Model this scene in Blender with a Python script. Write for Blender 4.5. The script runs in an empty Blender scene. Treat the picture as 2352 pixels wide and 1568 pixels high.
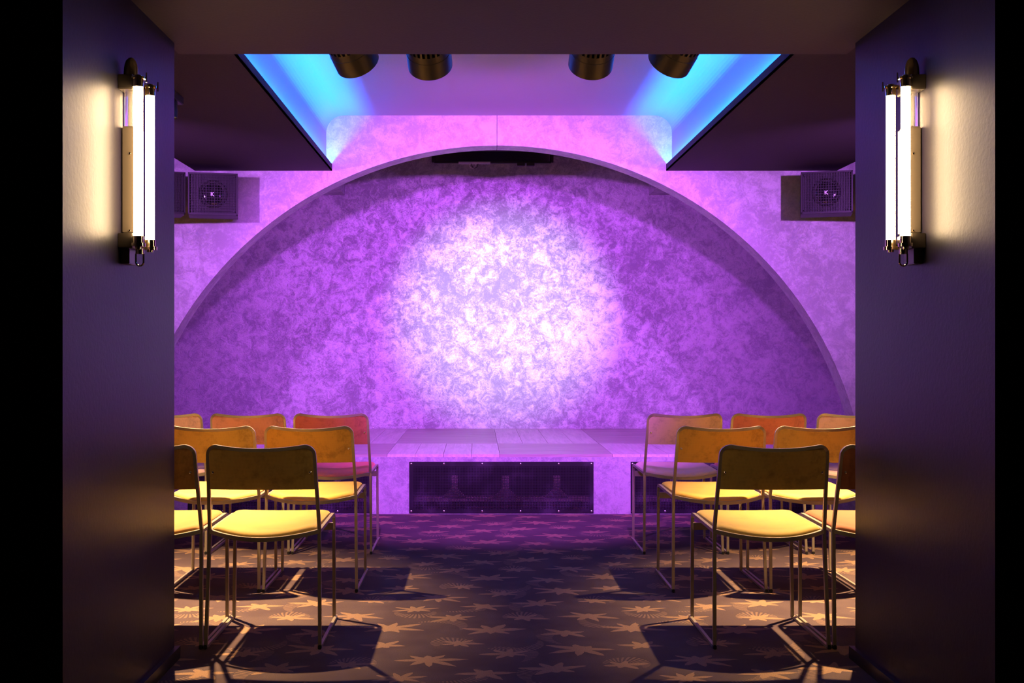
import bpy, bmesh, math, random
from mathutils import Vector, Matrix
random.seed(7)
R = math.radians
S = bpy.context.scene
C = S.collection

# ------------------------------------------------------------------ camera
F = 2450.0                       # focal length in pixels of the 2352-wide photo
cam_d = bpy.data.cameras.new('camera'); cam = bpy.data.objects.new('camera', cam_d); C.objects.link(cam)
cam.location = (0, 0, 1.163); cam.rotation_euler = (R(90), 0, 0)
cam_d.sensor_width = 36.0; cam_d.lens = F/2352*36.0
cam_d.shift_x = (1176-1095)/2352; cam_d.shift_y = (792-784)/2352
cam_d.clip_start = 0.05; S.camera = cam
# ------------------------------------------------------------------ world, exposure
w = bpy.data.worlds.new('world'); S.world = w; w.use_nodes = True
w.node_tree.nodes['Background'].inputs[0].default_value = (0.012, 0.010, 0.016, 1)
w.node_tree.nodes['Background'].inputs[1].default_value = 0.15
S.view_settings.view_transform = 'Standard'; S.view_settings.look = 'None'
S.view_settings.gamma = 1.0; S.view_settings.exposure = 0.0; S.view_settings.use_curve_mapping = False
# lamp power used by the fixtures below (each light sits in its own fixture)
P_WASH = 330.0      # violet side floods on the stage
P_CAN = 640.0        # violet cans in the ceiling recess
P_HOT = 680.0      # white spot on the back wall
P_WARM = 1350.0      # warm track spots over the seats
P_COVE = 95.0      # blue strips in the ceiling cove
E_TUBE = 44.0       # wall lamp tubes
VIOLET = (0.52, 0.14, 0.90); VIOLET_CAN = (0.51, 0.085, 0.93); WHITE = (0.74, 0.90, 1.0)
WARM = (1.0, 0.63, 0.30); BLUE = (0.0, 0.14, 1.0); TUBE = (1.0, 0.69, 0.37)

# ------------------------------------------------------------------ layout (metres; camera at x = 0, y = 0)
CX = 0.14                         # centre line of the opening, aisle and arch
PIER_L, PIER_R = -1.120, 1.402    # inner faces of the piers
Y_NEAR, Y_FAR = 2.885, 3.95       # near and far ends of the piers
Y_ARCH, Y_BACK = 7.34, 9.60
H_BEAM, H_SOF, H_REC = 2.280, 2.367, 2.742
H_STAGE = 0.411

# ------------------------------------------------------------------ node helpers
def new_mat(name):
    m = bpy.data.materials.new(name); m.use_nodes = True
    return m, m.node_tree, m.node_tree.nodes['Principled BSDF']
def node(t, typ, **kw):
    n = t.nodes.new(typ)
    for k, v in kw.items(): setattr(n, k, v)
    return n
def put(t, sock, v):
    if isinstance(v, bpy.types.NodeSocket): t.links.new(v, sock)
    else: sock.default_value = v
def M(t, op, a, b=None, c=None, clamp=False):
    n = node(t, 'ShaderNodeMath', operation=op); n.use_clamp = clamp
    put(t, n.inputs[0], a)
    if b is not None: put(t, n.inputs[1], b)
    if c is not None: put(t, n.inputs[2], c)
    return n.outputs[0]
def mix(t, f, a, b):
    n = node(t, 'ShaderNodeMix', data_type='RGBA')
    put(t, n.inputs[0], f); put(t, n.inputs[6], a); put(t, n.inputs[7], b)
    return n.outputs[2]
def noise(t, scale, detail=4, rough=.55, dist=0.0, vec=None):
    n = node(t, 'ShaderNodeTexNoise'); n.inputs['Scale'].default_value = scale
    n.inputs['Detail'].default_value = detail; n.inputs['Roughness'].default_value = rough
    n.inputs['Distortion'].default_value = dist
    if vec is not None: t.links.new(vec, n.inputs['Vector'])
    return n.outputs[0]
def coords(t, scale=(1, 1, 1), kind='Object'):
    tc = node(t, 'ShaderNodeTexCoord'); mp = node(t, 'ShaderNodeMapping')
    t.links.new(tc.outputs[kind], mp.inputs[0]); mp.inputs['Scale'].default_value = scale
    return mp.outputs[0]
def ramp(t, f, lo, hi):
    n = node(t, 'ShaderNodeMapRange'); n.interpolation_type = 'SMOOTHSTEP'
    put(t, n.inputs[0], f); n.inputs[1].default_value = lo; n.inputs[2].default_value = hi
    return n.outputs[0]
def bump(t, b, h, strength=.2, dist=.01):
    n = node(t, 'ShaderNodeBump'); n.inputs['Strength'].default_value = strength
    n.inputs['Distance'].default_value = dist; t.links.new(h, n.inputs['Height'])
    t.links.new(n.outputs[0], b.inputs['Normal'])
def rgb(*c): return (c[0], c[1], c[2], 1.0)
def simple(name, col, rough=.5, metal=0.0, nscale=0, namt=.15, bstr=0.0, bdist=.002, spec=None, kind='Object'):
    m, t, b = new_mat(name)
    b.inputs['Roughness'].default_value = rough; b.inputs['Metallic'].default_value = metal
    if spec is not None: b.inputs['Specular IOR Level'].default_value = spec
    if nscale:
        v = coords(t, kind=kind); n = noise(t, nscale, 4, .6, 0, v)
        c = mix(t, n, rgb(*[x*(1-namt) for x in col]), rgb(*[min(1, x*(1+namt)) for x in col]))
        t.links.new(c, b.inputs['Base Color'])
        if bstr: bump(t, b, n, bstr, bdist)
    else: b.inputs['Base Color'].default_value = rgb(*col)
    return m
def emit(name, col, strength):
    m, t, b = new_mat(name)
    b.inputs['Base Color'].default_value = rgb(*col); b.inputs['Emission Color'].default_value = rgb(*col)
    b.inputs['Emission Strength'].default_value = strength
    return m

# ------------------------------------------------------------------ materials
def plaster(name, base, dark, metal=.25, rough=.42, streak=1.0):
    """pearlescent trowelled plaster: light flakes over a darker ground"""
    m, t, b = new_mat(name)
    v = coords(t)
    big = noise(t, 1.6, 3, .5, .4, v)
    mid = noise(t, 11.0, 9, .74, .7, v)
    fine = noise(t, 48.0, 6, .75, 1.2, v)
    a = M(t, 'MULTIPLY_ADD', mid, .62, M(t, 'MULTIPLY', fine, .38))
    a = M(t, 'MULTIPLY_ADD', big, .25, M(t, 'SUBTRACT', a, .125))
    f = ramp(t, a, .40, .60)
    t.links.new(mix(t, f, rgb(*dark), rgb(*base)), b.inputs['Base Color'])
    t.links.new(M(t, 'MULTIPLY', f, metal), b.inputs['Metallic'])
    t.links.new(M(t, 'MULTIPLY_ADD', f, -.12, rough+.12), b.inputs['Roughness'])
    bump(t, b, a, .35*streak, .02)
    return m
MAT = {}
MAT['plaster_arch'] = plaster('plaster_arch', (.54, .52, .54), (.37, .35, .38), .15, .5, .5)
MAT['plaster_back'] = plaster('plaster_back', (.54, .52, .54), (.28, .26, .30), .55, .40, 1.0)
MAT['plaster_step'] = plaster('plaster_step', (.54, .52, .54), (.30, .28, .32), .25, .5, .7)
MAT['pier'] = simple('pier_paint', (.0085, .0062, .016), .45, 0, 60, .12, .16, .004, .42)
MAT['beam'] = simple('beam_paint', (.030, .022, .019), .7, 0, 90, .2, .3, .003)
MAT['soffit'] = simple('soffit_paint', (.020, .0135, .0145), .85, 0, 140, .35, .5, .003)
MAT['recess'] = simple('recess_paint', (.42, .41, .42), .85, 0, 160, .08, .35, .003)
MAT['black_wall'] = simple('black_wall', (.007, .0055, .006), .7, 0, 30, .2)
MAT['side_wall'] = simple('side_wall', (.10, .085, .10), .7, 0, 30, .2)
MAT['base'] = simple('baseboard_paint', (.016, .013, .016), .4, 0, 30, .2)
MAT['black_metal'] = simple('black_metal', (.018, .015, .016), .45, .0, 50, .2)
MAT['black_core'] = simple('black_core', (.004, .004, .004), .9)
MAT['cab'] = simple('speaker_cabinet', (.017, .014, .017), .5, 0, 80, .2)
MAT['grille'] = simple('speaker_grille', (.022, .018, .022), .5, .0, 80, .2)
MAT['slot'] = simple('grille_slot', (.006, .005, .006), .8)
MAT['cone'] = simple('driver_cone', (.06, .05, .065), .10, .9)
MAT['white_logo'] = simple('white_logo', (.85, .85, .85), .5)
MAT['chrome'] = simple('polished_nickel', (.82, .66, .44), .10, 1.0)
MAT['screw'] = simple('bright_screw', (.80, .78, .80), .22, 1.0)
MAT['lampbox'] = simple('lamp_housing', (.10, .078, .055), .35, .5, 30, .06)
MAT['tube'] = emit('lamp_tube', TUBE, E_TUBE)
MAT['lens_v'] = emit('violet_lens', VIOLET, 6); MAT['lens_w'] = emit('white_lens', WHITE, 8); MAT['lens_y'] = emit('warm_lens', WARM, 6)
MAT['led'] = emit('blue_led', BLUE, 8)
MAT['frame'] = simple('chair_steel', (.38, .325, .25), .40, .45, 40, .10)
MAT['glide'] = simple('rubber_glide', (.012, .011, .012), .7)
MAT['screen'] = simple('display_glass', (.01, .008, .012), .08, 0)
MAT['bezel'] = simple('display_bezel', (.012, .010, .012), .4)
MAT['pale_plastic'] = simple('pale_plastic', (.62, .56, .60), .45)
MAT['stud'] = simple('stud_timber', (.70, .52, .44), .7, 0, 20, .2)

def clear_glass():
    m, t, b = new_mat('clear_tube_glass')
    b.inputs['Base Color'].default_value = rgb(.95, .93, .9); b.inputs['Roughness'].default_value = .06
    b.inputs['Transmission Weight'].default_value = .9; b.inputs['IOR'].default_value = 1.3
    return m
MAT['glass'] = clear_glass()

def velvet(name, col, blot=.6, weave=.4, sheen=.35):
    m, t, b = new_mat(name)
    v = coords(t)
    n1 = noise(t, 11, 6, .72, .15, v)
    wv = node(t, 'ShaderNodeTexWave', wave_type='BANDS', bands_direction='X'); wv.inputs['Scale'].default_value = 64
    wv.inputs['Distortion'].default_value = .6; t.links.new(v, wv.inputs['Vector'])
    wz = node(t, 'ShaderNodeTexWave', wave_type='BANDS', bands_direction='Z'); wz.inputs['Scale'].default_value = 64
    wz.inputs['Distortion'].default_value = .6; t.links.new(v, wz.inputs['Vector'])
    wev = M(t, 'MULTIPLY', wv.outputs[1], wz.outputs[1])
    spots = ramp(t, n1, .28, .52)
    c1 = mix(t, spots, rgb(*[x*blot for x in col]), rgb(*col))
    c2 = mix(t, M(t, 'MULTIPLY', wev, weave), c1, rgb(*[x*.6 for x in col]))
    t.links.new(c2, b.inputs['Base Color'])
    b.inputs['Roughness'].default_value = .85; b.inputs['Sheen Weight'].default_value = sheen
    b.inputs['Sheen Roughness'].default_value = .4
    b.inputs['Sheen Tint'].default_value = rgb(*[min(1, x*1.3+.1) for x in col])
    bump(t, b, wev if weave > .1 else n1, .3, .0015)
    return m
def wood(name, col, along):
    m, t, b = new_mat(name)
    v = coords(t, (1.2, 14, 14) if along == 'x' else (14, 1.2, 14))
    n = noise(t, 2.2, 5, .6, 1.0, v); k = noise(t, .8, 2, .5, 0, coords(t))
    g = M(t, 'MULTIPLY_ADD', n, .8, M(t, 'MULTIPLY', k, .2))
    t.links.new(mix(t, ramp(t, g, .3, .7), rgb(*[x*.72 for x in col]), rgb(*col)), b.inputs['Base Color'])
    b.inputs['Roughness'].default_value = .42
    bump(t, b, n, .12, .002)
    return m
MAT['plank_x'] = wood('plank_along', (.50, .42, .38), 'x')
MAT['plank_y'] = wood('plank_across', (.74, .66, .62), 'y')

def perforated():
    """black sheet punched with a square grid of holes"""
    m, t, b = new_mat('perforated_sheet')
    v = coords(t); sp = node(t, 'ShaderNodeSeparateXYZ'); t.links.new(v, sp.inputs[0])
    p = .0107
    fx = M(t, 'ABSOLUTE', M(t, 'SUBTRACT', M(t, 'FRACT', M(t, 'DIVIDE', M(t, 'ADD', sp.outputs[0], 10*p), p)), .5))
    fz = M(t, 'ABSOLUTE', M(t, 'SUBTRACT', M(t, 'FRACT', M(t, 'DIVIDE', M(t, 'ADD', sp.outputs[2], 10*p), p)), .5))
    hole = M(t, 'LESS_THAN', M(t, 'MAXIMUM', fx, fz), .27)
    hole = M(t, 'MULTIPLY', hole, M(t, 'LESS_THAN', M(t, 'ABSOLUTE', sp.outputs[0]), .605))
    hole = M(t, 'MULTIPLY', hole, M(t, 'LESS_THAN', M(t, 'ABSOLUTE', M(t, 'SUBTRACT', sp.outputs[2], .178)), .150))
    n = noise(t, 5, 5, .6, .3, v)
    t.links.new(mix(t, ramp(t, n, .45, .75), rgb(.010, .007, .013), rgb(.045, .035, .055)), b.inputs['Base Color'])
    b.inputs['Roughness'].default_value = .42
    out = t.nodes['Material Output']; tr = node(t, 'ShaderNodeBsdfTransparent'); mx = node(t, 'ShaderNodeMixShader')
    t.links.new(hole, mx.inputs[0]); t.links.new(b.outputs[0], mx.inputs[1]); t.links.new(tr.outputs[0], mx.inputs[2])
    t.links.new(mx.outputs[0], out.inputs[0])
    return m
MAT['perf'] = perforated()

def carpet():
    m, t, b = new_mat('patterned_carpet')
    v = coords(t); sp = node(t, 'ShaderNodeSeparateXYZ'); t.links.new(v, sp.inputs[0])
    wob = noise(t, 30, 2, .5, 0, v); wob2 = noise(t, 5.0, 2, .5, 0, v)
    X = M(t, 'ADD', sp.outputs[0], 20.0); Y = M(t, 'ADD', sp.outputs[1], 20.0)
    TX, TY = 1.0, 0.97
    X = M(t, 'MODULO', X, TX); Y = M(t, 'MODULO', Y, TY)
    def wrap(u, c, T):                                      # signed offset to a motif centre in the repeat
        return M(t, 'SUBTRACT', M(t, 'MODULO', M(t, 'ADD', M(t, 'SUBTRACT', u, c), 1.5*T), T), .5*T)
    acc = None; fan = None
    def polar(cx, cy, sy):
        dx = wrap(X, cx, TX); dy = M(t, 'MULTIPLY', wrap(Y, cy, TY), sy)
        r = M(t, 'SQRT', M(t, 'ADD', M(t, 'MULTIPLY', dx, dx), M(t, 'MULTIPLY', dy, dy)))
        return r, M(t, 'ARCTAN2', dy, dx)
    def star(cx, cy, Rr, n, ph, skew, sharp, sy=1.15):
        nonlocal acc
        r, th = polar(cx, cy, sy)
        saw = M(t, 'PINGPONG', M(t, 'MULTIPLY_ADD', th, n/(2*math.pi), ph+20), .5)
        pet = M(t, 'POWER', M(t, 'MULTIPLY', saw, 2.0), sharp*.52)
        lean = M(t, 'MULTIPLY_ADD', M(t, 'COSINE', M(t, 'MULTIPLY_ADD', th, 2.0, -2*skew)), .34, .72)
        lean = M(t, 'MULTIPLY_ADD', M(t, 'COSINE', M(t, 'SUBTRACT', th, skew*9)), .22, lean)
        rad = M(t, 'MULTIPLY_ADD', M(t, 'MULTIPLY', pet, lean), .76*Rr, .33*Rr)
        rad = M(t, 'MULTIPLY_ADD', M(t, 'SUBTRACT', wob, .5), .30*Rr, rad)
        s = M(t, 'LESS_THAN', r, rad)
        acc = s if acc is None else M(t, 'MAXIMUM', acc, s)
    def ruffle(cx, cy, r0, r1, a0, half, freq, sy=1.25):
        nonlocal fan
        r, th = polar(cx, cy, sy)
        d = M(t, 'ABSOLUTE', M(t, 'SUBTRACT', M(t, 'MODULO', M(t, 'ADD', M(t, 'SUBTRACT', th, a0), 3*math.pi), 2*math.pi), math.pi))
        st = M(t, 'GREATER_THAN', M(t, 'SINE', M(t, 'MULTIPLY_ADD', r, 45.0, M(t, 'MULTIPLY', th, freq))), .0)
        s = M(t, 'MULTIPLY', M(t, 'LESS_THAN', d, half), st)
        edge = M(t, 'MULTIPLY_ADD', M(t, 'DIVIDE', d, half), -(r1-r0)*.85, r1)
        s = M(t, 'MULTIPLY', s, M(t, 'MULTIPLY', M(t, 'GREATER_THAN', r, r0), M(t, 'LESS_THAN', r, edge)))
        fan = s if fan is None else M(t, 'MAXIMUM', fan, s)
    for a in [(.06, .10, .125, 7, .3, .15, 2.2), (.36, .06, .100, 6, 1.2, -.3, 2.6), (.64, .13, .130, 8, .8, .1, 2.4),
              (.90, .30, .105, 7, .2, .4, 2.6), (.20, .30, .090, 6, .7, 0, 2.2), (.48, .33, .120, 7, 1.9, -.2, 2.8),
              (.73, .44, .095, 8, .1, .2, 2.2), (.03, .50, .100, 6, .4, -.15, 2.6), (.28, .55, .115, 7, 1.1, .25, 2.4),
              (.53, .60, .080, 6, .3, .0, 2.0), (.82, .66, .125, 8, 1.4, -.1, 2.6), (.12, .74, .095, 7, .9, .3, 2.4),
              (.40, .80, .130, 7, .5, -.25, 2.6), (.64, .85, .085, 6, 1.6, .2, 2.2), (.93, .88, .080, 7, .6, .0, 2.4)]:
        star(*a)
    for a in [(.20, .27, .075, .17, 1.6, 1.25, 44), (.73, .42, .08, .165, -1.5, 1.3, 44), (.53, .58, .07, .155, 1.2, 1.4, 44),
              (.93, .84, .075, .17, 2.0, 1.2, 44), (.34, .44, .15, .225, 2.6, .9, 64), (.02, .70, .16, .23, .4, .9, 70),
              (.62, .28, .16, .23, -2.4, .9, 70), (.10, .92, .14, .21, -1.0, 1.0, 64), (.80, .12, .13, .21, .9, 1.0, 64),
              (.45, .95, .15, .22, 2.9, .9, 68), (.86, .52, .14, .21, -.6, .9, 66)]:
        ruffle(*a)
    pile = noise(t, 260, 3, .7, 0, v)
    base = mix(t, ramp(t, wob2, .35, .7), rgb(.076, .050, .064), rgb(.115, .080, .084))
    base = mix(t, M(t, 'MULTIPLY', ramp(t, pile, .35, .65), .75), base, rgb(.065, .045, .048))
    c = mix(t, M(t, 'MULTIPLY', fan, .55), base, rgb(.32, .20, .125))
    c = mix(t, M(t, 'MULTIPLY', acc, .92), c, rgb(.34, .205, .120))
    c = mix(t, M(t, 'MULTIPLY', ramp(t, pile, .35, .7), .55), c, rgb(.10, .065, .06))
    t.links.new(c, b.inputs['Base Color']); b.inputs['Roughness'].default_value = .95
    b.inputs['Specular IOR Level'].default_value = .1
    bump(t, b, pile, .5, .004)
    return m
MAT['carpet'] = carpet()

# ------------------------------------------------------------------ mesh helpers
class MB:
    def __init__(s): s.v = []; s.f = []; s.mi = []
    def add(s, vs, fs, mi=0):
        k = len(s.v); s.v += [tuple(p) for p in vs]
        for f in fs: s.f.append([k+i for i in f]); s.mi.append(mi)
        return s
    def box(s, x0, x1, y0, y1, z0, z1, mi=0, mat=None):
        vs = [Vector((x, y, z)) for x in (x0, x1) for y in (y0, y1) for z in (z0, z1)]
        if mat: vs = [mat @ p for p in vs]
        return s.add(vs, [(0, 1, 3, 2), (4, 6, 7, 5), (0, 4, 5, 1), (2, 3, 7, 6), (0, 2, 6, 4), (1, 5, 7, 3)], mi)
    def prism(s, prof, y0, y1, mi=0, fn=lambda a, y, b: (a, y, b)):
        n = len(prof)
        vs = [fn(a, y0, b) for a, b in prof] + [fn(a, y1, b) for a, b in prof]
        fs = [tuple(range(n)), tuple(range(2*n-1, n-1, -1))] + [(i, i+n, (i+1) % n+n, (i+1) % n) for i in range(n)]
        return s.add(vs, fs, mi)
    def lathe(s, prof, n=32, mat=None, mi=0, cap=True):
        vs = []; fs = []; m = len(prof)
        for r, z in prof:
            for i in range(n):
                a = 2*math.pi*i/n; vs.append(Vector((r*math.cos(a), r*math.sin(a), z)))
        for j in range(m-1):
            for i in range(n):
                fs.append((j*n+i, j*n+(i+1) % n, (j+1)*n+(i+1) % n, (j+1)*n+i))
        if cap: fs.append(tuple(range(n-1, -1, -1))); fs.append(tuple((m-1)*n+i for i in range(n)))
        if mat: vs = [mat @ p for p in vs]
        return s.add(vs, fs, mi)
    def sweep(s, pts, w, h=None, ref=Vector((0, 0, 1)), mi=0, round_=0, side=None):
        """a bar of section w x h (or round_ sides) along a polyline"""
        h = h or w; pts = [Vector(p) for p in pts]; n = len(pts); rings = []
        for i, p in enumerate(pts):
            d0 = (pts[i]-pts[i-1]).normalized() if i else None
            d1 = (pts[i+1]-pts[i]).normalized() if i < n-1 else None
            d = (d0+d1).normalized() if d0 and d1 else (d0 or d1)
            sc = 1.0
            if d0 and d1: sc = 1/max(.5, d.dot(d0))
            if side: sx = Vector(side)
            else:
                sx = d.cross(ref)
                if sx.length < 1e-4: sx = d.cross(Vector((0, 1, 0)))
            sx = (sx - d*sx.dot(d)).normalized(); sy = sx.cross(d).normalized()
            if round_:
                ring = [p+sx*math.cos(2*math.pi*k/round_)*w/2+sy*math.sin(2*math.pi*k/round_)*w/2 for k in range(round_)]
            else:
                ring = [p+sx*a*w/2*(sc if not side else 1)+sy*b*h/2*sc for a, b in ((-1, -1), (1, -1), (1, 1), (-1, 1))]
            rings.append(ring)
        k = len(rings[0]); vs = [q for r in rings for q in r]; fs = []
        for i in range(n-1):
            for j in range(k): fs.append((i*k+j, i*k+(j+1) % k, (i+1)*k+(j+1) % k, (i+1)*k+j))
        fs.append(tuple(range(k-1, -1, -1))); fs.append(tuple((n-1)*k+j for j in range(k)))
        return s.add(vs, fs, mi)
    def mesh(s, name, mats, smooth=False, bevel=0):
        me = bpy.data.meshes.new(name); me.from_pydata(s.v, [], s.f)
        for m in (mats if isinstance(mats, (list, tuple)) else [mats]): me.materials.append(MAT[m] if isinstance(m, str) else m)
        me.polygons.foreach_set('material_index', s.mi)
        bm = bmesh.new(); bm.from_mesh(me); bmesh.ops.recalc_face_normals(bm, faces=bm.faces)
        if bevel:
            bmesh.ops.bevel(bm, geom=list(bm.edges), offset=bevel, segments=2, affect='EDGES', clamp_overlap=True)
        bm.to_mesh(me); bm.free()
        if smooth:
            me.polygons.foreach_set('use_smooth', [True]*len(me.polygons))
            try: me.set_sharp_from_angle(angle=R(38))
            except Exception: pass
        me.update(); return me
    def build(s, name, mats, parent=None, smooth=False, bevel=0, loc=None):
        o = bpy.data.objects.new(name, s.mesh(name, mats, smooth, bevel)); C.objects.link(o)
        if parent: o.parent = parent
        if loc: o.location = loc
        return o
def empty(name, loc=(0, 0, 0), rz=0):
    o = bpy.data.objects.new(name, None); C.objects.link(o); o.location = loc; o.rotation_euler = (0, 0, rz)
    o.empty_display_size = .1
    return o
def tag(o, label, cat, group=None):
    o['label'] = label; o['category'] = cat
    if group: o['group'] = group
    return o
def struct(o, label=None):
    o['kind'] = 'structure'
    if label: o['label'] = label
    return o
def arc(cx, cz, r, a0, a1, n):
    return [(cx+r*math.cos(R(a0+(a1-a0)*i/n)), cz+r*math.sin(R(a0+(a1-a0)*i/n))) for i in range(n+1)]
def link_mesh(name, me, parent=None, loc=(0, 0, 0), rot=(0, 0, 0)):
    o = bpy.data.objects.new(name, me); C.objects.link(o); o.parent = parent; o.location = loc; o.rotation_euler = rot
    return o
def aim(o, direction):                       # turn -Z of an object to a direction
    o.rotation_mode = 'QUATERNION'; o.rotation_quaternion = Vector(direction).to_track_quat('-Z', 'Y')

# ================================================================== STRUCTURE
XL, XR = -3.10, 3.38
Y0 = -1.6
struct(MB().box(XL-.1, XR+.1, Y0, Y_BACK+.1, -.05, 0).build('floor', 'carpet'), 'dark carpet with tan star flower pattern')
# piers either side of the opening, with the beam across
for nm, x0, x1 in (('wall_left_pier', XL, PIER_L), ('wall_right_pier', PIER_R, XR)):
    struct(MB().box(x0, x1, Y_NEAR, Y_FAR, 0, H_BEAM+.5).build(nm, 'pier'), 'dark blue-black painted pier beside the opening')
bb = .018
m = MB(); m.box(PIER_L-1.2, PIER_L+bb, Y_NEAR-bb, Y_FAR+bb, 0, .045)
struct(m.build('baseboard_left', 'base'))
m = MB(); m.box(PIER_R-bb, PIER_R+1.2, Y_NEAR-bb, Y_FAR+bb, 0, .045)
struct(m.build('baseboard_right', 'base'))
struct(MB().box(PIER_L-.025, PIER_R+.02, Y_NEAR, 4.10, H_BEAM, H_BEAM+.5).build('trim_1', 'beam'), 'dark brown beam across the opening')
struct(MB().box(XL-.1, XR+.1, Y0, Y_NEAR, H_BEAM+.1, H_BEAM+.2).build('ceiling_foyer', 'beam'))
struct(MB().box(XL-.1, XR+.1, Y0-.1, Y0, -.05, 3.0).build('wall_behind', 'black_wall'))
struct(MB().box(XL-.1, XL, Y0, Y_ARCH+.2, -.05, 3.0).build('wall_left', 'side_wall'))
struct(MB().box(XR, XR+.1, Y0, Y_ARCH+.2, -.05, 3.0).build('wall_right', 'side_wall'))
# recessed ceiling and the two dropped soffits with their light coves
struct(MB().box(XL, XR, 4.06, Y_ARCH+.02, H_REC, H_REC+.1).build('ceiling', 'recess'), 'recessed ceiling over the seats')
def soffit(name, xo, xi, sgn):
    # xi = inner lip face, xo = outer end ; sgn=+1 when the recess lies on the +x side
    wl = xi-sgn*.040; g = .034
    fil = [(wl+sgn*(.12-.12*math.cos(R(a))), H_REC-.12+.12*math.sin(R(a))) for a in range(0, 91, 9)]
    body = [(xo, H_SOF), (wl, H_SOF), (wl, H_SOF+.012)] + [(wl, H_REC-.12)] + fil[1:] + [(xo, H_REC)]
    mb = MB()
    mb.prism(body, 4.06, Y_ARCH, 1)
    o = mb
    # dark skin underneath, shelf and lip of the cove
    o.box(min(xo, xi), max(xo, xi), 4.06, Y_ARCH, H_SOF-.006, H_SOF+.004, 0)
    o.box(min(xi, xi-sgn*.007), max(xi, xi-sgn*.007), 4.06, Y_ARCH, H_SOF-.006, H_SOF+.040, 0)
    o.box(min(xo, xo-sgn*.006), max(xo, xo-sgn*.006), 4.06, Y_ARCH, H_SOF-.006, H_REC, 0)
    me = o.build(name, ['soffit', 'recess'])
    struct(me, 'dark dropped ceiling panel with a blue-lit light cove')
    xs = xi-sgn*.030
    strip = MB().box(xs-.006, xs+.006, 4.2, Y_ARCH-.02, H_SOF+.005, H_SOF+.009).build('led_strip', 'led', me)
    L = bpy.data.lights.new('cove_light', 'AREA'); L.shape = 'RECTANGLE'; L.size = .012; L.size_y = 3.1
    L.energy = P_COVE; L.color = BLUE
    lo = bpy.data.objects.new('cove_light', L); C.objects.link(lo); lo.parent = me
    lo.location = (xs, 5.76, H_SOF+.0105); lo.rotation_euler = (math.pi, 0, 0)
soffit('trim_2', -1.932, -.995, 1)
soffit('trim_3', 2.470, 1.303, -1)

# arch wall, in two halves that meet on a fine vertical joint
AR, AH = 2.55, -.015
def arch_half(name, sgn):
    g = .0015
    a_end = math.degrees(math.asin((0-AH+.0)/AR)) if AH < 0 else 0
    pts = []
    n = 48
    for i in range(n+1):                    # from crown to floor
        a = R(90 - sgn*0) - R(90)*i/n
        x = AR*math.cos(a); z = AH+AR*math.sin(a)
        if z < 0: z = 0
        pts.append((CX+sgn*max(x, g), z))
    edge = XL if sgn < 0 else XR
    prof = pts + [(edge, 0), (edge, H_REC+.02), (CX+sgn*g, H_REC+.02)]
    o = MB().prism(prof, Y_ARCH, Y_ARCH+.18).build(name, 'plaster_arch')
    return struct(o, 'pale trowelled plaster wall with half of the stage arch')
arch_half('wall_arch_left', -1); arch_half('wall_arch_right', 1)
struct(MB().box(XL, XR, Y_BACK, Y_BACK+.1, -.05, 3.1).build('wall_back', 'plaster_back'), 'mottled pearl plaster back wall of the stage')
struct(MB().box(XL, XL+.1, Y_ARCH+.18, Y_BACK, 0, 3.1).build('wall_stage_left', 'plaster_step'))
struct(MB().box(XR-.1, XR, Y_ARCH+.18, Y_BACK, 0, 3.1).build('wall_stage_right', 'plaster_step'))
struct(MB().box(XL, XR, Y_ARCH+.18, Y_BACK, 2.86, 2.96).build('ceiling_stage', 'soffit'))
struct(MB().box(XL, -1.187, Y_ARCH+.18, Y_BACK, 2.511, 2.90).build('trim_4', 'plaster_step'), 'boxed bulkhead beside the stage ceiling')
struct(MB().box(1.548, XR, Y_ARCH+.18, Y_BACK, 2.511, 2.90).build('trim_5', 'plaster_step'), 'boxed bulkhead beside the stage ceiling')

# ------------------------------------------------------------------ stage platform
PANELS = [-.464+.6335, -.464+.6335-1.522, -.464+.6335+1.522]   # centres of the perforated sheets
stage = struct(empty('floor_stage', (0, Y_ARCH, 0)), 'raised stage with patterned plank deck')
fx0, fx1 = CX-2.50, CX+2.50
fas = MB()
HW = .6335
openings = sorted((c-HW+.02, c+HW-.02) for c in PANELS)
x = fx0
for a, b in openings:
    fas.box(x, a, -.004, .05, 0, H_STAGE-.018); fas.box(a, b, -.004, .05, .345, H_STAGE-.018); fas.box(a, b, -.004, .05, 0, .02); x = b
fas.box(x, fx1, -.004, .05, 0, H_STAGE-.018)
fas.build('riser', 'plaster_step', stage)
MB().box(fx0, fx1, .05, Y_BACK-Y_ARCH, H_STAGE-.030, H_STAGE-.018).build('subfloor', 'black_core', stage)
MB().box(fx0, fx1, .60, .62, 0, H_STAGE-.03).build('inner_board', 'black_core', stage)
# planks: basket-weave blocks
def plank(x0, x1, y0, y1, along):
    g = .0012
    mb = MB().box(x0+g, x1-g, y0+g, y1-g, H_STAGE-.018, H_STAGE+random.uniform(-.0004, .0004))
    mb.build('plank', 'plank_x' if along == 'x' else 'plank_y', stage)
BL = .775; PW = .194
rows = [(-.004, .81), (.81, Y_BACK-Y_ARCH)]
for r, (ya, yb) in enumerate(rows):
    for k in range(-4, 4):
        xa = .158+k*BL; xb = xa+BL
        xa_, xb_ = max(xa, fx0), min(xb, fx1)
        if xb_-xa_ < .02: continue
        if (k+r) % 2 == 0:                 # boards lie along x
            n = 4 if r == 0 else 7
            for i in range(n): plank(xa_, xb_, ya+(yb-ya)*i/n, ya+(yb-ya)*(i+1)/n, 'x')
        else:
            for i in range(4):
                a, b = xa+BL*i/4, xa+BL*(i+1)/4
                if b > fx0+.01 and a < fx1-.01: plank(max(a, fx0), min(b, fx1), ya, yb, 'y')
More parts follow.
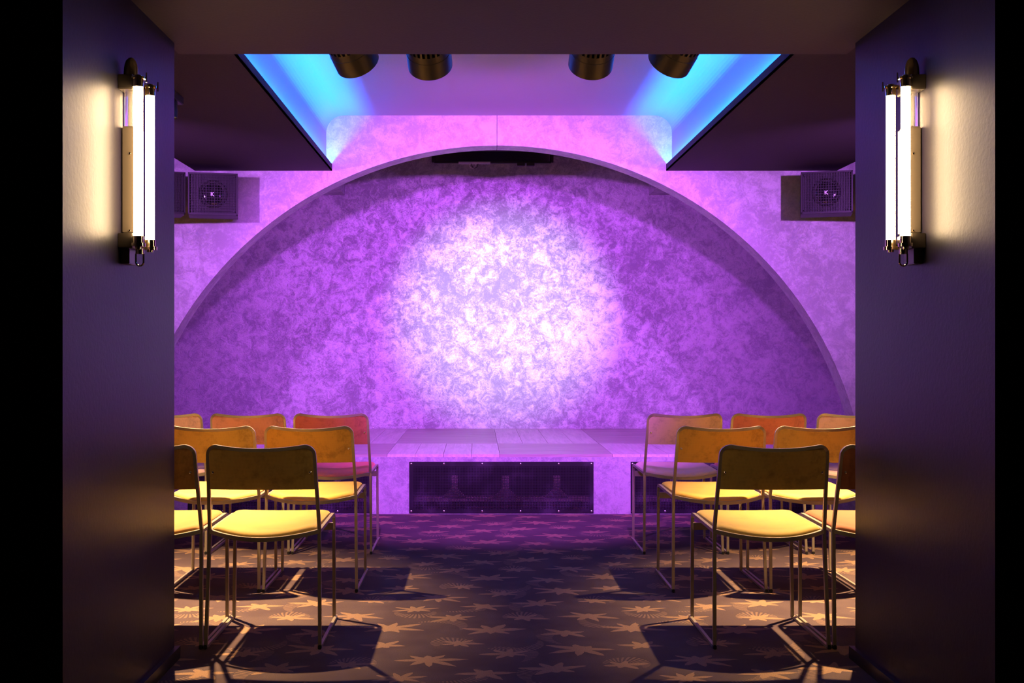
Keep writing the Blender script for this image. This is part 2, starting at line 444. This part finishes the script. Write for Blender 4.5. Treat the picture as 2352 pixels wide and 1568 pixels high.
# timber frame that shows behind the perforations
for c in PANELS:
    MB().box(c-.62, c+.62, .055, .085, .075, .115).build('rail', 'stud', stage)
    for dx in (-.325, 0.03, .385):
        mb = MB()
        mb.prism([(c+dx-.022, .256), (c+dx-.022, .165), (c+dx-.082, .108), (c+dx+.082, .108), (c+dx+.022, .165), (c+dx+.022, .256)], .050, .085)
        mb.build('stud', 'stud', stage)
# perforated sheets
scr = MB().lathe([(.0075, 0), (.0075, .0015), (.004, .004)], 10).mesh('screw', 'screw', True)
plab = {0: 'black perforated metal sheet on the stage front, facing the open aisle',
        1: 'black perforated metal sheet on the stage front, beyond the brick-red and dusty-rose chairs', 2: 'black perforated metal sheet on the stage front, beyond the salmon-red chair'}
for k, c in enumerate(PANELS):
    t_ = tag(empty('perforated_panel', (c, Y_ARCH-.0045, 0)), plab[k], 'panel', 'perforated sheets on the stage front')
    MB().box(-HW, HW, -.003, 0, .006, .360).build('sheet', 'perf', t_)
    for z in (.020, .346):
        for x in (-.62, -.395, -.132, .132, .395, .62):
            link_mesh('screw', scr, t_, (x, -.003, z), (R(90), 0, 0))

# ================================================================== CHAIRS
T = .013
def chair_meshes():
    ms = {}
    # side: joint of upright and seat rail at y=.04,h=.445 ; feet rear y=0 ; front y=.455
    sjoint = [(-.212, .035, .445), (.212, .035, .445)]
    ms['leg_rear'] = []; ms['leg_front'] = []; ms['skid'] = []; ms['glide'] = []
    for s in (-1, 1):
        ms['leg_rear'].append(MB().sweep([(s*.2185, 0, .006), (s*.211, .035, .452)], T, side=(1, 0, 0)).mesh('leg', 'frame'))
        ms['leg_front'].append(MB().sweep([(s*.213, .452, .006), (s*.210, .462, .410), (s*.210, .459, .430), (s*.210, .450, .441), (s*.210, .432, .446), (s*.210, .40, .447)], T, side=(1, 0, 0)).mesh('leg', 'frame'))
        ms['skid'].append(MB().sweep([(s*.2185, -.004, .0065), (s*.2190, .47, .0065)], T*.9, .011).mesh('skid', 'frame'))
        ms['glide'].append(MB().box(s*.2185-.0065, s*.2185+.0065, -.012, .008, 0, .016).mesh('glide', 'glide', bevel=.002))
    # seat frame: side rails, bowed rear rail, crossbar
    mb = MB()
    for s in (-1, 1): mb.sweep([(s*.211, .03, .445), (s*.210, .41, .447)], T, side=(1, 0, 0))
    arcp = [(.211*u, .034-.085*(1-u*u), .445-.018*(1-u*u)) for u in [i/14-1 for i in range(29)]]
    mb.sweep(arcp, .010, .016)
    mb.sweep([(-.21, .44, .395), (.21, .44, .395)], .012, .030)
    mb.sweep([(-.21, .06, .437), (.21, .06, .437)], .010)
    ms['seat_frame'] = mb.mesh('seat_frame', 'frame')
    # back frame: inverted U with rounded corners, leaning back and bowed
    def bp(x, z):
        u = max(-1, min(1, x/.200)); k = (z-.445)/(.780-.445)
        return (x, .035-.075*k-.048*(1-u*u)*max(0, (k-.35)/.65), z)
    pts = []
    n = 8
    for i in range(n+1):
        z = .445+(.745-.445)*i/n; pts.append(bp(-(.212-.010*i/n), z))
    for i in range(1, 7):
        a = R(180-15*i); pts.append(bp(-.167+.035*math.cos(a), .745+.035*math.sin(a)))
    for i in range(1, 16):
        x = -.167+.334*i/16; pts.append(bp(x, .780-.012*(1-(x/.167)**2)))
    pts += [(-p[0], p[1], p[2]) for p in reversed(pts[:n+7])]
    ms['back_frame'] = MB().sweep(pts, T, ref=Vector((0, 1, 0))).mesh('back_frame', 'frame')
    # backrest shell
    nu, nv = 24, 10; V = []; Fc = []
    def bpt(u, v, off):
        z = .612+(.773-.612)*v
        hw = .1965+.003*(1-v)
        zc = .773-.028
        if z > zc: hw = hw-.028+math.sqrt(max(0, .028**2-(z-zc)**2))
        x = hw*u
        p = bp(x, z); bowlow = .035*(1-u*u)*.25
        dz = -.012*(1-u*u)*v
        return (p[0], p[1]+off-bowlow*(1-v), p[2]+dz)
    for off in (-.006, .007):
        for j in range(nv+1):
            for i in range(nu+1): V.append(bpt(-1+2*i/nu, (1-(1-j/nv)**2), off))
    def idx(l, j, i): return l*(nv+1)*(nu+1)+j*(nu+1)+i
    for j in range(nv):
        for i in range(nu):
            Fc.append((idx(0, j, i), idx(0, j, i+1), idx(0, j+1, i+1), idx(0, j+1, i)))
            Fc.append((idx(1, j, i), idx(1, j+1, i), idx(1, j+1, i+1), idx(1, j, i+1)))
    for j in range(nv):
        for i in (0, nu): Fc.append((idx(0, j, i), idx(1, j, i), idx(1, j+1, i), idx(0, j+1, i)))
    for i in range(nu):
        for j in (0, nv): Fc.append((idx(0, j, i), idx(1, j, i), idx(1, j, i+1), idx(0, j, i+1)))
    ms['backrest'] = MB().add(V, Fc)
    # seat pad
    nu, nv = 28, 24; V = []; Fc = []
    def spt(u, v, top):
        yr = .044-.085*(1-u*u); yf = .463
        # rounded front corners
        hw = .199+.004*v
        y = yr+(yf-yr)*v
        rc = .05
        if y > yf-rc: hw = hw-rc+math.sqrt(max(0, rc*rc-(y-(yf-rc))**2))
        x = hw*u
        eu = abs(u); ev = abs(2*v-1)
        e = max(0, 1-eu**14)**.5*max(0, 1-ev**14)**.5
        sag = -.018*(1-u*u)*(1-v)-.010*math.exp(-((v-.45)/.3)**2)*(1-u*u)*.8 - .018*max(0, (v-.82)/.18)**2
        z = .4505+sag
        return (x, y, z+(.023*e if top else -.006))
    for top in (0, 1):
        for j in range(nv+1):
            v = .5-.5*math.cos(math.pi*j/nv)
            for i in range(nu+1):
                u = -math.cos(math.pi*i/nu); V.append(spt(u, v, top))
    def idx2(l, j, i): return l*(nv+1)*(nu+1)+j*(nu+1)+i
    for j in range(nv):
        for i in range(nu):
            Fc.append((idx2(0, j, i), idx2(0, j, i+1), idx2(0, j+1, i+1), idx2(0, j+1, i)))
            Fc.append((idx2(1, j, i), idx2(1, j+1, i), idx2(1, j+1, i+1), idx2(1, j, i+1)))
    for j in range(nv):
        for i in (0, nu): Fc.append((idx2(0, j, i), idx2(1, j, i), idx2(1, j+1, i), idx2(0, j+1, i)))
    for i in range(nu):
        for j in (0, nv): Fc.append((idx2(0, j, i), idx2(1, j, i), idx2(1, j, i+1), idx2(0, j, i+1)))
    ms['seat'] = MB().add(V, Fc)
    ms['rivet'] = MB().lathe([(.0052, 0), (.0052, .0015), (.003, .0035)], 10).mesh('rivet', 'screw', True)
    ms['rv'] = [bpt(s*.93, .42, -.006) for s in (-1, 1)]
    return ms
CM = chair_meshes()
_cache = {}
def cushion_mesh(part, col_key):
    k = (part, col_key)
    if k not in _cache: _cache[k] = CM[part].mesh(part, 'velvet_'+col_key, True)
    return _cache[k]
VEL = {'olive': (.62, .42, .10), 'amber': (.48, .24, .055), 'mustard': (.74, .42, .08), 'rust': (.36, .12, .045),
       'brick': (.62, .17, .13), 'rose': (.70, .32, .27), 'palepink': (.74, .48, .42), 'salmon': (.68, .22, .16), 'beige': (.74, .52, .42)}
for k, c in VEL.items(): MAT['velvet_'+k] = velvet('velvet_'+k, c)
for k, c in VEL.items(): MAT['velvet_s_'+k] = velvet('velvet_seat_'+k, c, .84, 0.0, .7)
ROWS = {1: 4.085, 2: 5.02, 3: 5.935}
def chair(row, x, col, label, group, rz=0.0):
    t_ = tag(empty('stacking_chair', (x, ROWS[row], 0), rz), label, 'chair', group)
    link_mesh('seat', cushion_mesh('seat', 's_'+col), t_)
    b = link_mesh('backrest', cushion_mesh('backrest', col), t_)
    for p in CM['rv']: link_mesh('rivet', CM['rivet'], b, p, (R(84), 0, 0))
    link_mesh('back_frame', CM['back_frame'], t_); link_mesh('seat_frame', CM['seat_frame'], t_)
    for i in (0, 1):
        link_mesh('leg', CM['leg_rear'][i], t_); link_mesh('leg', CM['leg_front'][i], t_)
        s = link_mesh('skid', CM['skid'][i], t_); link_mesh('glide', CM['glide'][i], s)
    return t_
G = 'velvet chairs set out in rows before the stage'
chair(1, -.819, 'olive', 'olive-gold velvet aisle chair next to the amber-brown one, in the row farthest from the stage', G)
chair(1, -1.274, 'amber', 'amber-brown velvet chair half hidden by a pier, in the row farthest from the stage', G)
chair(1, 1.129, 'olive', 'olive-gold velvet aisle chair next to the rust-brown one, in the row farthest from the stage', G)
chair(1, 1.588, 'rust', 'rust-brown velvet chair half hidden by a pier, in the row farthest from the stage', G)
chair(2, -.784, 'mustard', 'mustard-orange velvet chair in the middle row, behind the brick-red chair', G)
chair(2, -1.243, 'olive', 'olive-gold velvet chair in the middle row, behind the dusty-rose chair', G)
chair(2, 1.143, 'mustard', 'mustard-orange velvet chair in the middle row, behind the pinkish-beige aisle chair', G)
chair(2, 1.602, 'olive', 'olive-gold velvet chair in the middle row, behind the salmon-red chair', G)
chair(3, -.806, 'brick', 'brick-red velvet chair at the aisle end of the row by the stage', G)
chair(3, -1.265, 'rose', 'dusty-rose velvet chair beside the brick-red chair in the row by the stage', G)
chair(3, -1.725, 'palepink', 'pale pink velvet chair beside the dusty-rose chair in the row by the stage', G)
chair(3, 1.150, 'beige', 'pinkish-beige velvet chair at the aisle end of the row by the stage', G)
chair(3, 1.615, 'salmon', 'salmon-red velvet chair between two paler chairs in the row by the stage', G)
chair(3, 2.090, 'palepink', 'pale pink velvet chair beside the salmon-red chair in the row by the stage', G)

# ================================================================== WALL LAMPS
def wall_lamp(xw, sgn, who):
    """sgn = +1: wall faces +x. local p = distance from wall, along y, up z"""
    t_ = tag(empty('wall_lamp', (xw, 3.385, 1.737)), 'metal wall lamp with two glowing tubes, on the pier by the %s chair' % who, 'lamp', 'tube lamps on the piers')
    def bx(mb, p0, p1, y0, y1, z0, z1): return mb.box(min(sgn*p0, sgn*p1), max(sgn*p0, sgn*p1), y0, y1, z0-1.737, z1-1.737)
    def cyl(mb, p, y, prof, n=24): return mb.lathe(prof, n, Matrix.Translation((sgn*p, y, -1.737)))
    P = .065
    bx(MB(), 0, .052, -.030, .040, 1.512, 1.852).build('housing', 'lampbox', t_, bevel=.006)
    bx(MB(), 0, .046, -.058, .058, 1.962, 2.008).build('top_bracket', 'lampbox', t_, bevel=.002)
    bx(MB(), 0, .046, -.058, .058, 1.466, 1.512).build('bottom_bracket', 'lampbox', t_, bevel=.002)
    bx(MB(), 0, .030, -.038, .040, 1.418, 1.466).build('lower_box', 'lampbox', t_, bevel=.002)
    # clear inner cylinder above the housing and the bullet cap
    cyl(MB(), .028, 0, [(.024, 1.850), (.024, 1.963)]).build('inner_cylinder', 'glass', t_, True)
    cyl(MB(), .028, 0, [(.009, 1.850), (.009, 1.963)], 12).build('stem', 'chrome', t_, True)
    cyl(MB(), .030, -.022, [(.0225, 2.006), (.0225, 2.020), (.0215, 2.034), (.0190, 2.048), (.0145, 2.059), (.008, 2.0665), (.001, 2.069)]).build('cap', 'chrome', t_, True)
    for y in (-.060, .060):
        tb = cyl(MB(), P, y, [(.0143, 1.497), (.0143, 1.971)]).build('tube', 'tube', t_, True)
        cyl(MB(), P, y, [(.0172, 1.966), (.0172, 1.990), (.0225, 1.991), (.0225, 1.998), (.010, 1.999), (.010, 2.004)]).build('end_cap', 'chrome', tb, True)
        cyl(MB(), P, y, [(.010, 1.462), (.010, 1.468), (.0225, 1.469), (.0225, 1.480), (.0172, 1.481), (.0172, 1.502)]).build('end_cap', 'chrome', tb, True)
        a = MB().sweep([(sgn*.04, y*.8, 1.99-1.737), (sgn*P, y, 1.994-1.737)], .012); a.build('arm', 'chrome', t_)
        a = MB().sweep([(sgn*.04, y*.8, 1.482-1.737), (sgn*P, y, 1.475-1.737)], .012); a.build('arm', 'chrome', t_)
        cyl(MB(), P+.024, y+.004, [(.0022, 1.982), (.0022, 2.012), (.001, 2.013)], 8).build('pin', 'chrome', t_, True)
    # hanging hook under the near tube
    cyl(MB(), .060, -.030, [(.013, 1.448), (.013, 1.466)]).build('hook_collar', 'chrome', t_, True)
    hk = [(sgn*(.060+.012*math.cos(R(a))), -.030, 1.424-1.737+.020*math.sin(R(a))*(1 if math.sin(R(a)) > 0 else .9)) for a in range(0, 361, 15)]
    hk = [(sgn*.048, -.030, 1.450-1.737), (sgn*.048, -.030, 1.424-1.737)] + [(sgn*(.060+.012*math.cos(R(a))), -.030, 1.424-1.737+.012*math.sin(R(a))) for a in range(180, 361, 15)] + [(sgn*.072, -.030, 1.450-1.737)]
    MB().sweep(hk, .006, round_=8, side=(0, 1, 0)).build('hook', 'chrome', t_, True)
    for z in (1.522, 1.765):
        MB().lathe([(.004, 0), (.004, .002), (.002, .003)], 8, Matrix.Translation((sgn*.028, -.030, z-1.737)) @ Matrix.Rotation(R(90), 4, 'X')).build('screw', 'chrome', t_, True)
    return t_
wall_lamp(PIER_L, 1, 'amber-brown'); wall_lamp(PIER_R, -1, 'rust-brown')

# ================================================================== STAGE CANS (ceiling recess)
def can_body(t_, rad, ln, lens):
    """axis -z is the throw; origin in the middle of the body"""
    f = -ln*.5
    MB().lathe([(rad*.93, f+.001), (rad, f), (rad, f+ln*.33), (rad*.985, f+ln*.335), (rad*.985, f+ln*.46), (rad*.80, f+ln*.46), (rad*.80, f+ln*.16), (rad*.90, f+ln*.05)], 48, cap=False).build('barrel', 'black_metal', t_, True)
    MB().lathe([(rad*.80, f+ln*.40), (rad*.80, f+ln*.86)], 32).build('core', 'black_core', t_)
    MB().lathe([(rad*.985, f+ln*.84), (rad*.985, f+ln*.90), (rad*.88, f+ln*.97), (rad*.5, f+ln)], 48).build('rear_cap', 'black_metal', t_, True)
    for k in range(28):
        a = 2*math.pi*k/28
        mt = Matrix.Rotation(a, 4, 'Z')
        MB().box(rad*.78, rad*.985, -.0045, .0045, f+ln*.44, f+ln*.86, 0, mt).build('fin', 'black_metal', t_)
    MB().lathe([(.001, f+ln*.20), (rad*.78, f+ln*.20)], 24, cap=False).build('lens', lens, t_)
    for s in (-1, 1):
        MB().lathe([(.016, 0), (.016, .018), (.010, .024)], 16, Matrix.Translation((s*rad*.97, 0, f+ln*.5)) @ Matrix.Rotation(R(90*s), 4, 'Y')).build('pivot_knob', 'black_metal', t_, True)
def stage_can(x, y, z, direction, rad, ln, col, power, angle, blend, lens, label, group, top, beam=None, light_name='beam'):
    t_ = tag(empty('stage_spotlight', (x, y, z)), label, 'spotlight', group)
    head = empty('head', (0, 0, 0)); head.parent = t_
    aim(head, direction); bpy.context.view_layer.update()
    d = Vector(direction).normalized()
    sub = MB(); can_body(head, rad, ln, lens)
    # the head's parts become direct parts of the lamp: bake the turn into their meshes
    q = head.rotation_quaternion.to_matrix().to_4x4()
    for ch in list(head.children):
        ch.data.transform(q); ch.parent = t_
    bpy.data.objects.remove(head)
    sx = q @ Vector((1, 0, 0))
    pts = [sx*rad*1.10, sx*rad*1.10+Vector((0, 0, rad*1.35)), -sx*rad*1.10+Vector((0, 0, rad*1.35)), -sx*rad*1.10]
    MB().sweep(pts, .022, .006, ref=Vector((0, 1, 0))).build('yoke', 'black_metal', t_)
    MB().sweep([(0, 0, rad*1.33), (0, 0, top-z)], .024, round_=12).build('stem', 'black_metal', t_, True)
    MB().lathe([(.055, top-z-.022), (.055, top-z)], 24).build('ceiling_plate', 'black_metal', t_, True)
    if power:
        L = bpy.data.lights.new('beam', 'SPOT'); L.color = col; L.energy = power; L.spot_size = R(angle); L.spot_blend = blend
        L.shadow_soft_size = .035
        o = bpy.data.objects.new(light_name, L); L.name = light_name; C.objects.link(o); o.parent = t_
        o.location = d*(ln*.5-.01)+Vector((0, 0, -.055 if beam else 0)); aim(o, beam or d)
    return t_
def down(az, el): return (math.sin(R(az))*math.cos(R(el)), math.cos(R(az))*math.cos(R(el)), -math.sin(R(el)))
GC = 'black stage cans in the ceiling recess'
lab_o = 'black ventilated stage can in the ceiling recess, beside the blue cove light'
lab_i = 'black ventilated stage can in the ceiling recess, on the magenta part of the ceiling'
Yc = 4.50
k = Yc/F
def at(px, h_px, y): return ((px-1095)*y/F, 1.163+(792-h_px)*y/F)
for px, py, az, lab in ((797, 92, 20, lab_o), (982, 97, 4, lab_i), (1364, 96, -2, lab_i), (1566, 92, -22, lab_o)):
    x, z = at(px, py, Yc)
    if abs(az) > 10:
        stage_can(x, Yc, z, down(az, 35), .096, .25, VIOLET_CAN, P_CAN, 78, .6, 'lens_v', lab, GC, H_REC, down(az*.5, 20))
    else:                                   # the inner pair throws the white pool on the back wall
        stage_can(x, Yc, z, down(az, 35), .096, .25, WHITE, P_HOT, 26, 1.0, 'lens_w', lab, GC, H_REC, Vector((CX+.09-x, Y_BACK-Yc, 1.42-z+.12)))
# violet floods beyond the piers
for xx, tx in ((-2.28, -1.0), (2.62, 1.3)):
    stage_can(xx, 4.75, 2.16, Vector((tx-xx, 8.6-4.75, 1.35-2.16)), .080, .22, VIOLET, P_WASH, 66, .8, 'lens_v',
              'black flood lamp hanging beyond the pier by the %s chair' % ('amber-brown' if xx < 0 else 'rust-brown'), 'violet floods beyond the piers', H_REC,
              light_name='flood_left_offscreen' if xx < 0 else 'flood_right_offscreen')

# ================================================================== TRACK SPOTS OVER THE SEATS
for xt in (-1.46, 1.89):
    tr = tag(empty('track_light', (xt, 4.72, H_SOF-.006)), 'black ceiling track with a warm spot over the %s chair' % ('amber-brown' if xt < 0 else 'rust-brown'), 'lamp', 'track lights over the seats')
    MB().box(-.04, .04, -.5, .45, -.036, .001).build('track', 'black_metal', tr, bevel=.003)
    MB().box(-.008, .008, -.5, .452, -.037, -.030).build('slot', 'black_core', tr)
    for yh in (.36,):
        tm = Matrix.Translation((0, yh, 0))
        MB().lathe([(.012, -.04), (.012, -.034)], 12, tm).build('stem', 'black_metal', tr)
        MB().lathe([(.030, -.113), (.034, -.116), (.034, -.040), (.028, -.036)], 28, tm, cap=False).build('barrel', 'black_metal', tr, True)
        MB().lathe([(.001, -.095), (.030, -.095)], 24, tm, cap=False).build('lens', 'lens_y', tr)
        L = bpy.data.lights.new('beam', 'SPOT'); L.color = WARM; L.energy = P_WARM; L.spot_size = R(86); L.spot_blend = 1.0; L.shadow_soft_size = .022
        o = bpy.data.objects.new('beam', L); C.objects.link(o); o.parent = tr; o.location = (0, yh, -.112); aim(o, (-.10 if xt < 0 else .10, -.18, -1))

# ================================================================== LOUDSPEAKERS
def letter_k(parent, s, loc):
    cu = bpy.data.curves.new('logo', 'FONT'); cu.body = 'K'; cu.size = s; cu.extrude = .0008; cu.align_x = 'CENTER'; cu.align_y = 'CENTER'; cu.offset = .0012
    o = bpy.data.objects.new('logo', cu); C.objects.link(o)
    bpy.context.view_layer.update()
    me = bpy.data.meshes.new_from_object(o.evaluated_get(bpy.context.evaluated_depsgraph_get()))
    bpy.data.objects.remove(o)
    me.materials.clear(); me.materials.append(MAT['white_logo'])
    return link_mesh('logo', me, parent, loc, (R(90), 0, 0))
def loudspeaker(x, y, z, wd, ht, rz, label, group, driver=True, logo=True, tilt=0):
    t_ = tag(empty('loudspeaker', (x, y, z), 0), label, 'speaker', group)
    t_.rotation_euler = (tilt, 0, rz)
    dp = .24
    mb = MB(); fr = .010
    # cabinet as a tray whose front is recessed behind the grille
    mb.box(-wd/2, wd/2, .02, dp, 0, ht)
    mb.box(-wd/2, -wd/2+fr, 0, .03, 0, ht); mb.box(wd/2-fr, wd/2, 0, .03, 0, ht)
    mb.box(-wd/2, wd/2, 0, .03, 0, fr); mb.box(-wd/2, wd/2, 0, .03, ht-fr, ht)
    mb.build('cabinet', 'cab', t_)
    # grille of vertical and horizontal wires
    g = MB(); n = 30
    for i in range(n+1):
        xx = -wd/2+fr+(wd-2*fr)*i/n; g.box(xx-.0014, xx+.0014, .004, .006, fr, ht-fr)
    nz = 15
    for j in range(nz+1):
        zz = fr+(ht-2*fr)*j/nz; g.box(-wd/2+fr, wd/2-fr, .004, .0065, zz-.0014, zz+.0014)
    gr = g.build('grille', 'grille', t_); gr['kind'] = 'stuff'
    if driver:
        c = Matrix.Translation((0, .022, ht/2)) @ Matrix.Rotation(R(90), 4, 'X')
        r = ht*.34
        MB().lathe([(r, 0), (r, .004), (r*.93, .008), (r*.86, .004), (r*.78, -.0002)], 40, c, cap=False).build('surround', 'cab', t_, True)
        dome = [(r*.78*math.cos(R(a)), .001+.012*math.sin(R(a))) for a in range(0, 91, 10)]
        MB().lathe(dome, 40, c, cap=False).build('driver', 'cone', t_, True)
    for sx in (-1, 1):
        for sz in (fr+.014, ht-fr-.014):
            MB().lathe([(.005, 0), (.004, .003)], 10, Matrix.Translation((sx*(wd/2-fr-.014), .0045, sz)) @ Matrix.Rotation(R(90), 4, 'X')).build('bolt', 'black_metal', t_)
    if logo: letter_k(t_, .034, (-.004, .003, ht/2-.004))
    br = MB().box(-.03, .03, dp, dp+.10, ht*.4, ht*.6); br.build('bracket', 'black_metal', t_)
    return t_
yS = 7.02
def sx_(px): return (px-1095)*yS/F
GS = 'square loudspeakers on the arch wall'
loudspeaker(sx_(489), yS, 1.163+(792-493)*yS/F, .318, .276, R(12), 'square black loudspeaker with round driver and white letter, above the dusty-rose chair side', GS)
loudspeaker(sx_(1899), yS, 1.163+(792-489)*yS/F, .326, .276, R(-16), 'square black loudspeaker with round driver and white letter, above the salmon-red chair side', GS)
GS2 = 'second loudspeakers behind the piers'
lab2 = 'black mesh-fronted loudspeaker mostly hidden by the pier'
loudspeaker(sx_(489)-.308, yS-.094, 1.163+(792-493)*yS/F, .300, .274, R(24), lab2+' by the amber-brown chair', GS2, False, False)
loudspeaker(sx_(1899)+.304, yS-.117, 1.163+(792-489)*yS/F, .300, .274, R(-28), lab2+' by the rust-brown chair', GS2, False, False)

# ================================================================== STAGE CEILING FITTINGS
tv = tag(empty('display_panel', (CX+.0, 9.40, 2.774)), 'slim glossy black display with cables hung under the stage ceiling', 'display')
wtv = .515
MB().box(-wtv, wtv, 0, .05, -.008, .0855).build('case', 'bezel', tv, bevel=.002)
MB().prism([(-.040, .095), (-.044, .095), (-.004, .004), (.0, .004)], -wtv+.012, wtv-.012, 0, lambda a, y, b: (y, a, b)).build('glass', 'screen', tv)
MB().box(-.30, -.02, -.006, .012, -.016, .002).build('cable_tray', 'pale_plastic', tv)
for dx in (.25, .335): MB().box(dx-.034, dx+.034, -.012, .03, -.034, -.006).build('connector', 'black_metal', tv, bevel=.002)
for k, x0 in enumerate((-.205, -.185)):
    pts = [(x0, 0, -.004), (x0, 0, -.03), (x0+.012, 0, -.050), (x0+.03, 0, -.054), (x0+.048, 0, -.044), (x0+.056, 0, -.02), (x0+.058, 0, -.004)]
    MB().sweep(pts, .007, round_=8, side=(0, 1, 0)).build('cable', ['pale_plastic', 'black_metal'][k], tv, True)
for s in (-1, 1): MB().box(s*(wtv+.012)-.010, s*(wtv+.012)+.010, .01, .04, .0, .10).build('bracket', 'black_metal', tv)
sm = tag(MB().lathe([(.02, -.030), (.045, -.026), (.052, -.014), (.052, 0)], 28).build('smoke_detector', 'pale_plastic', None, True, loc=(CX, 9.08, 2.86)),
         'pale round smoke detector on the stage ceiling', 'detector')
# small screws along the foot of the back wall
scm = MB().lathe([(.006, 0), (.006, .002), (.003, .004)], 10).mesh('wall_screw', 'screw', True)
for px in (857, 960, 1404):
    o = link_mesh('wall_screw', scm, None, ((px-1095)*Y_BACK/F, Y_BACK, H_STAGE+.008), (R(90), 0, 0))
    tag(o, 'tiny bright screw at the foot of the stage back wall', 'screw', 'screws along the back wall')
